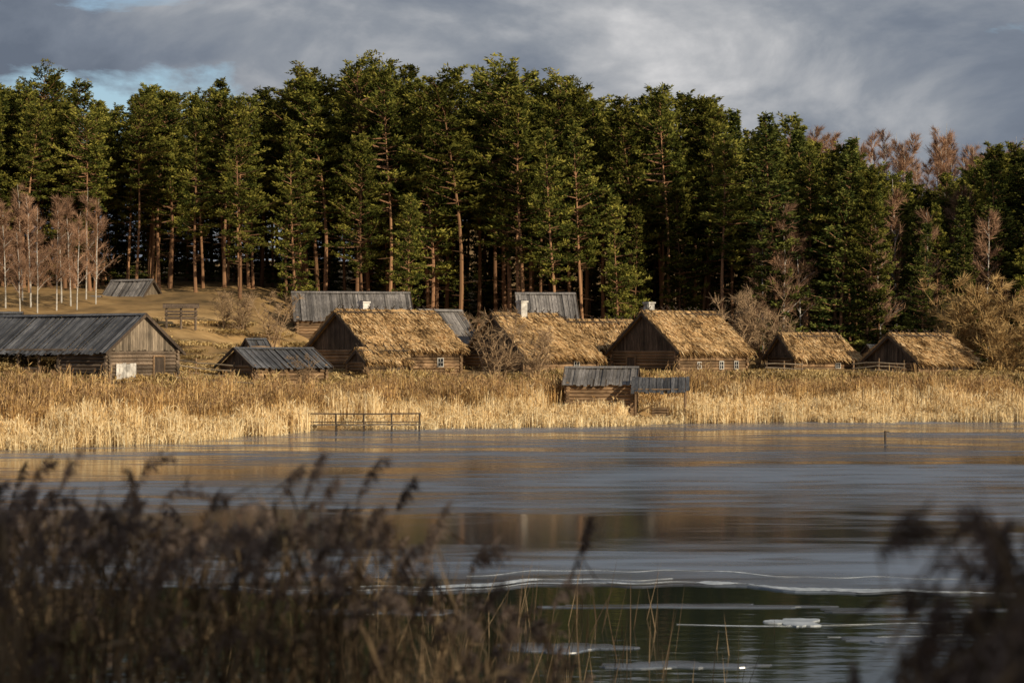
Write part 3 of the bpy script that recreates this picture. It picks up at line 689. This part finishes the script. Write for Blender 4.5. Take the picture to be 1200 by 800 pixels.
# near reeds
def near_reeds(name,pts,seed,mats=None,plume=.7,big=1.):
    rr=np.random.default_rng(seed); mb=MB()
    for (x,y,zt) in pts:
        g=H(x,y)-.05; h=zt-g; a=rr.normal(.4,.9); ln=abs(rr.normal(.07,.05)); ca,sa=math.cos(a),math.sin(a)
        t=np.linspace(0,1,5); P=np.stack([x+ca*ln*h*t**2,y+sa*ln*h*t**2,g+h*t],1)
        v=rr.random()
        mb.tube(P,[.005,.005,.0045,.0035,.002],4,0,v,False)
        nl=7
        f=rr.uniform(.25,.93,nl)[:,None]
        C=np.stack([np.interp(f[:,0],t,P[:,i]) for i in range(3)],1)
        aa=rr.uniform(0,6.28,nl); l=rr.uniform(.18,.42,nl)
        d1=np.stack([np.cos(aa)*l*.35,np.sin(aa)*l*.35,l*.8],1)
        mb.leaves(C,d1,.014,0,np.clip(v+rr.normal(0,.2,nl),0,1),mid=.55)
        d2=np.stack([np.cos(aa)*l*.5,np.sin(aa)*l*.5,-l*rr.uniform(.0,.8,nl)],1)
        mb.leaves(C+d1*.85,d2,.012,0,np.clip(v+rr.normal(0,.2,nl),0,1),mid=.3)
        if rr.random()<plume:
            L=rr.uniform(.15,.27)*big; dr=1 if rr.random()<.8 else -1; k=70; br=rr.uniform(.2,1.1)
            s=rr.random(k); tip=P[-1]
            ax=np.stack([dr*L*(.08*s+br*.6*s**2),rr.normal(0,.004,k),L*(1.0*s-br*.75*s**2.4)],1)
            Bq=tip-np.array([0,0,.03])+ax
            env=(np.sin(np.clip(s,0.02,1)*math.pi*.9)+.2)*.044*big
            dd=np.stack([dr*(.15+.5*rr.random(k)),rr.normal(0,.3,k),rr.uniform(-1.1,.5,k)],1)
            dd/=np.linalg.norm(dd,axis=1,keepdims=True); dd*=(env*rr.uniform(.6,1.6,k))[:,None]
            pv=rr.uniform(.2,.8)
            mb.leaves(Bq,dd,.010,1,np.clip(pv+rr.normal(0,.2,k),0,1),mid=.5)
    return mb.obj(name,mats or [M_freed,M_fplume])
def env_left(x): return np.interp(x,[-4,-2.3,-1.8,-1.2,-.9,-.55,-.3,0,.2,.35],[4.52,4.41,4.29,4.23,4.29,4.23,4.06,3.88,3.66,3.38])
pts=[]
for i in range(540):
    y=R.uniform(6.3,11.5); xn=R.uniform(-2.6,.28); x=xn*y/8
    if R.random()<np.interp(xn,[-2.4,-.7,.3],[0,.38,.78]): continue
    zt=5-(5-env_left(xn))*y/8-abs(R.normal(0,.27))+(.13 if R.random()<.15 else 0)
    pts.append((x,y,zt))
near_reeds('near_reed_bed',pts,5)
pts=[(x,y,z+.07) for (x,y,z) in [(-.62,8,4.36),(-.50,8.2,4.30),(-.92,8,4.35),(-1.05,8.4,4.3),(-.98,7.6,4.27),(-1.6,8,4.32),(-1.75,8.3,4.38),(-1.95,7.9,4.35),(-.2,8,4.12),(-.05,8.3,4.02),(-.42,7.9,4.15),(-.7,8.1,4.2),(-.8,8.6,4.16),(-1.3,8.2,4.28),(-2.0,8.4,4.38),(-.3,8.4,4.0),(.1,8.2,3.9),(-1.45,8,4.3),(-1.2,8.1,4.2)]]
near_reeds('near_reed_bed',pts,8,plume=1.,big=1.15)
pts=[]
for i in range(300):
    y=R.uniform(3.2,4.8); xn=R.uniform(.78,1.6); x=xn*y/4.5
    zt=5-(5-np.interp(xn,[.78,.9,1.0,1.12,1.2,1.6],[4.05,4.2,4.34,4.52,4.60,4.8]))*y/4.5-abs(R.normal(0,.12))
    pts.append((x,y,zt))
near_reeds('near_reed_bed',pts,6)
mb=MB(); n=320
cx=R.normal(-.2,1.9,n)-.3; cy=R.uniform(27,37,n)
hh_=R.uniform(.3,1.5,n); ln=R.normal(.12,.25,(n,2))
mb.leaves(np.stack([cx,cy,np.full(n,-.6)],1),np.stack([ln[:,0]*hh_,ln[:,1]*hh_,hh_+.6],1),.018,0,R.random(n),mid=.5)
mb.obj('water_sedge',[M_freed])

# ------------------------------------------------------------------ sky, sun, camera
SUN_EL=20; AZ=44; sdir=Vector((math.sin(math.radians(AZ)),-math.cos(math.radians(AZ)),0))
w=bpy.data.worlds.new('World'); scene.world=w; w.use_nodes=True
nt=w.node_tree; N=nt.nodes; L=nt.links; bg=N['Background']; bg.inputs['Strength'].default_value=.1
sk=N.new('ShaderNodeTexSky'); sk.sky_type='NISHITA'; sk.sun_disc=False
sk.sun_elevation=math.radians(SUN_EL); sk.sun_rotation=math.atan2(sdir.x,sdir.y)
sk.air_density=1; sk.dust_density=.6; sk.ozone_density=2
tc=N.new('ShaderNodeTexCoord')
def wn(scale,det,off,zs=2.2,dist=.0,rough=.55):
    mp=N.new('ShaderNodeMapping'); mp.inputs['Location'].default_value=off; mp.inputs['Scale'].default_value=(1,1,zs)
    n=N.new('ShaderNodeTexNoise'); n.inputs['Scale'].default_value=scale; n.inputs['Detail'].default_value=det; n.inputs['Roughness'].default_value=rough
    n.inputs['Distortion'].default_value=dist
    L.new(tc.outputs['Generated'],mp.inputs[0]); L.new(mp.outputs[0],n.inputs['Vector']); return n.outputs['Fac']
def bank(src,d,rad,amt,zs=2.0):
    """a brighter / thinner bank of cloud centred on one direction of the sky"""
    d=Vector(d).normalized(); s=N.new('ShaderNodeVectorMath'); s.operation='SUBTRACT'; s.inputs[1].default_value=d; L.new(tc.outputs['Generated'],s.inputs[0])
    k=N.new('ShaderNodeVectorMath'); k.operation='MULTIPLY'; k.inputs[1].default_value=(1,1,zs); L.new(s.outputs[0],k.inputs[0])
    ln=N.new('ShaderNodeVectorMath'); ln.operation='LENGTH'; L.new(k.outputs[0],ln.inputs[0])
    mr=N.new('ShaderNodeMapRange'); mr.interpolation_type='SMOOTHSTEP'; mr.inputs['From Min'].default_value=0; mr.inputs['From Max'].default_value=rad
    mr.inputs['To Min'].default_value=amt; mr.inputs['To Max'].default_value=0; L.new(ln.outputs['Value'],mr.inputs['Value'])
    ad=N.new('ShaderNodeMath'); ad.operation='ADD'; L.new(src,ad.inputs[0]); L.new(mr.outputs[0],ad.inputs[1]); return ad.outputs[0]
n1=wn(7.5,10,(3.3,1.2,0.4),2.2,.3,.56); n2=wn(9,8,(9.1,4.4,2),2.6,.3,.6)
n1=bank(n1,(.155,1,.128),.11,.20); n1=bank(n1,(.07,1,.178),.12,.16,2.2); n1=bank(n1,(-.22,1,.160),.12,-.03); n1=bank(n1,(.24,1,.15),.08,-.03)
n2=bank(n2,(.0,-.2,1.),1.55,.16,1.0); n2=bank(n2,(0,1,.15),.45,.16,1.0); n2=bank(n2,(-.195,1,.128),.10,-.27,2.6)
cr=N.new('ShaderNodeValToRGB'); e=cr.color_ramp.elements
e[0].position=.34; e[0].color=(1.35,1.62,2.1,1); e[1].position=.74; e[1].color=(7.0,6.9,6.9,1)
q=e.new(.45); q.color=(1.9,2.2,2.72,1); q=e.new(.54); q.color=(2.75,3.0,3.4,1); q=e.new(.64); q.color=(4.5,4.6,4.8,1)
L.new(n1,cr.inputs[0])
c2=N.new('ShaderNodeValToRGB'); e=c2.color_ramp.elements; e[0].position=.35; e[0].color=(0,0,0,1); e[1].position=.47; e[1].color=(1,1,1,1)
L.new(n2,c2.inputs[0])
mx=N.new('ShaderNodeMix'); mx.data_type='RGBA'; L.new(c2.outputs[0],mx.inputs['Factor']); L.new(sk.outputs[0],mx.inputs['A']); L.new(cr.outputs[0],mx.inputs['B'])
L.new(mx.outputs['Result'],bg.inputs['Color'])
sl=bpy.data.lights.new('sun','SUN'); sl.energy=5.0; sl.angle=math.radians(.6); sl.color=(1,.86,.63)
so=bpy.data.objects.new('sun',sl); scene.collection.objects.link(so)
tosun=Vector((sdir.x*math.cos(math.radians(SUN_EL)),sdir.y*math.cos(math.radians(SUN_EL)),math.sin(math.radians(SUN_EL))))
so.rotation_euler=tosun.to_track_quat('Z','Y').to_euler(); so.location=tosun*300
cd=bpy.data.cameras.new('camera'); cam=bpy.data.objects.new('camera',cd); scene.collection.objects.link(cam)
cam.location=(0,0,5); cam.rotation_euler=(math.radians(90.25),0,0)
cd.lens=70; cd.sensor_width=36; cd.clip_end=4000; cd.clip_start=.1
cd.dof.use_dof=True; cd.dof.focus_distance=150; cd.dof.aperture_fstop=2.8
scene.camera=cam
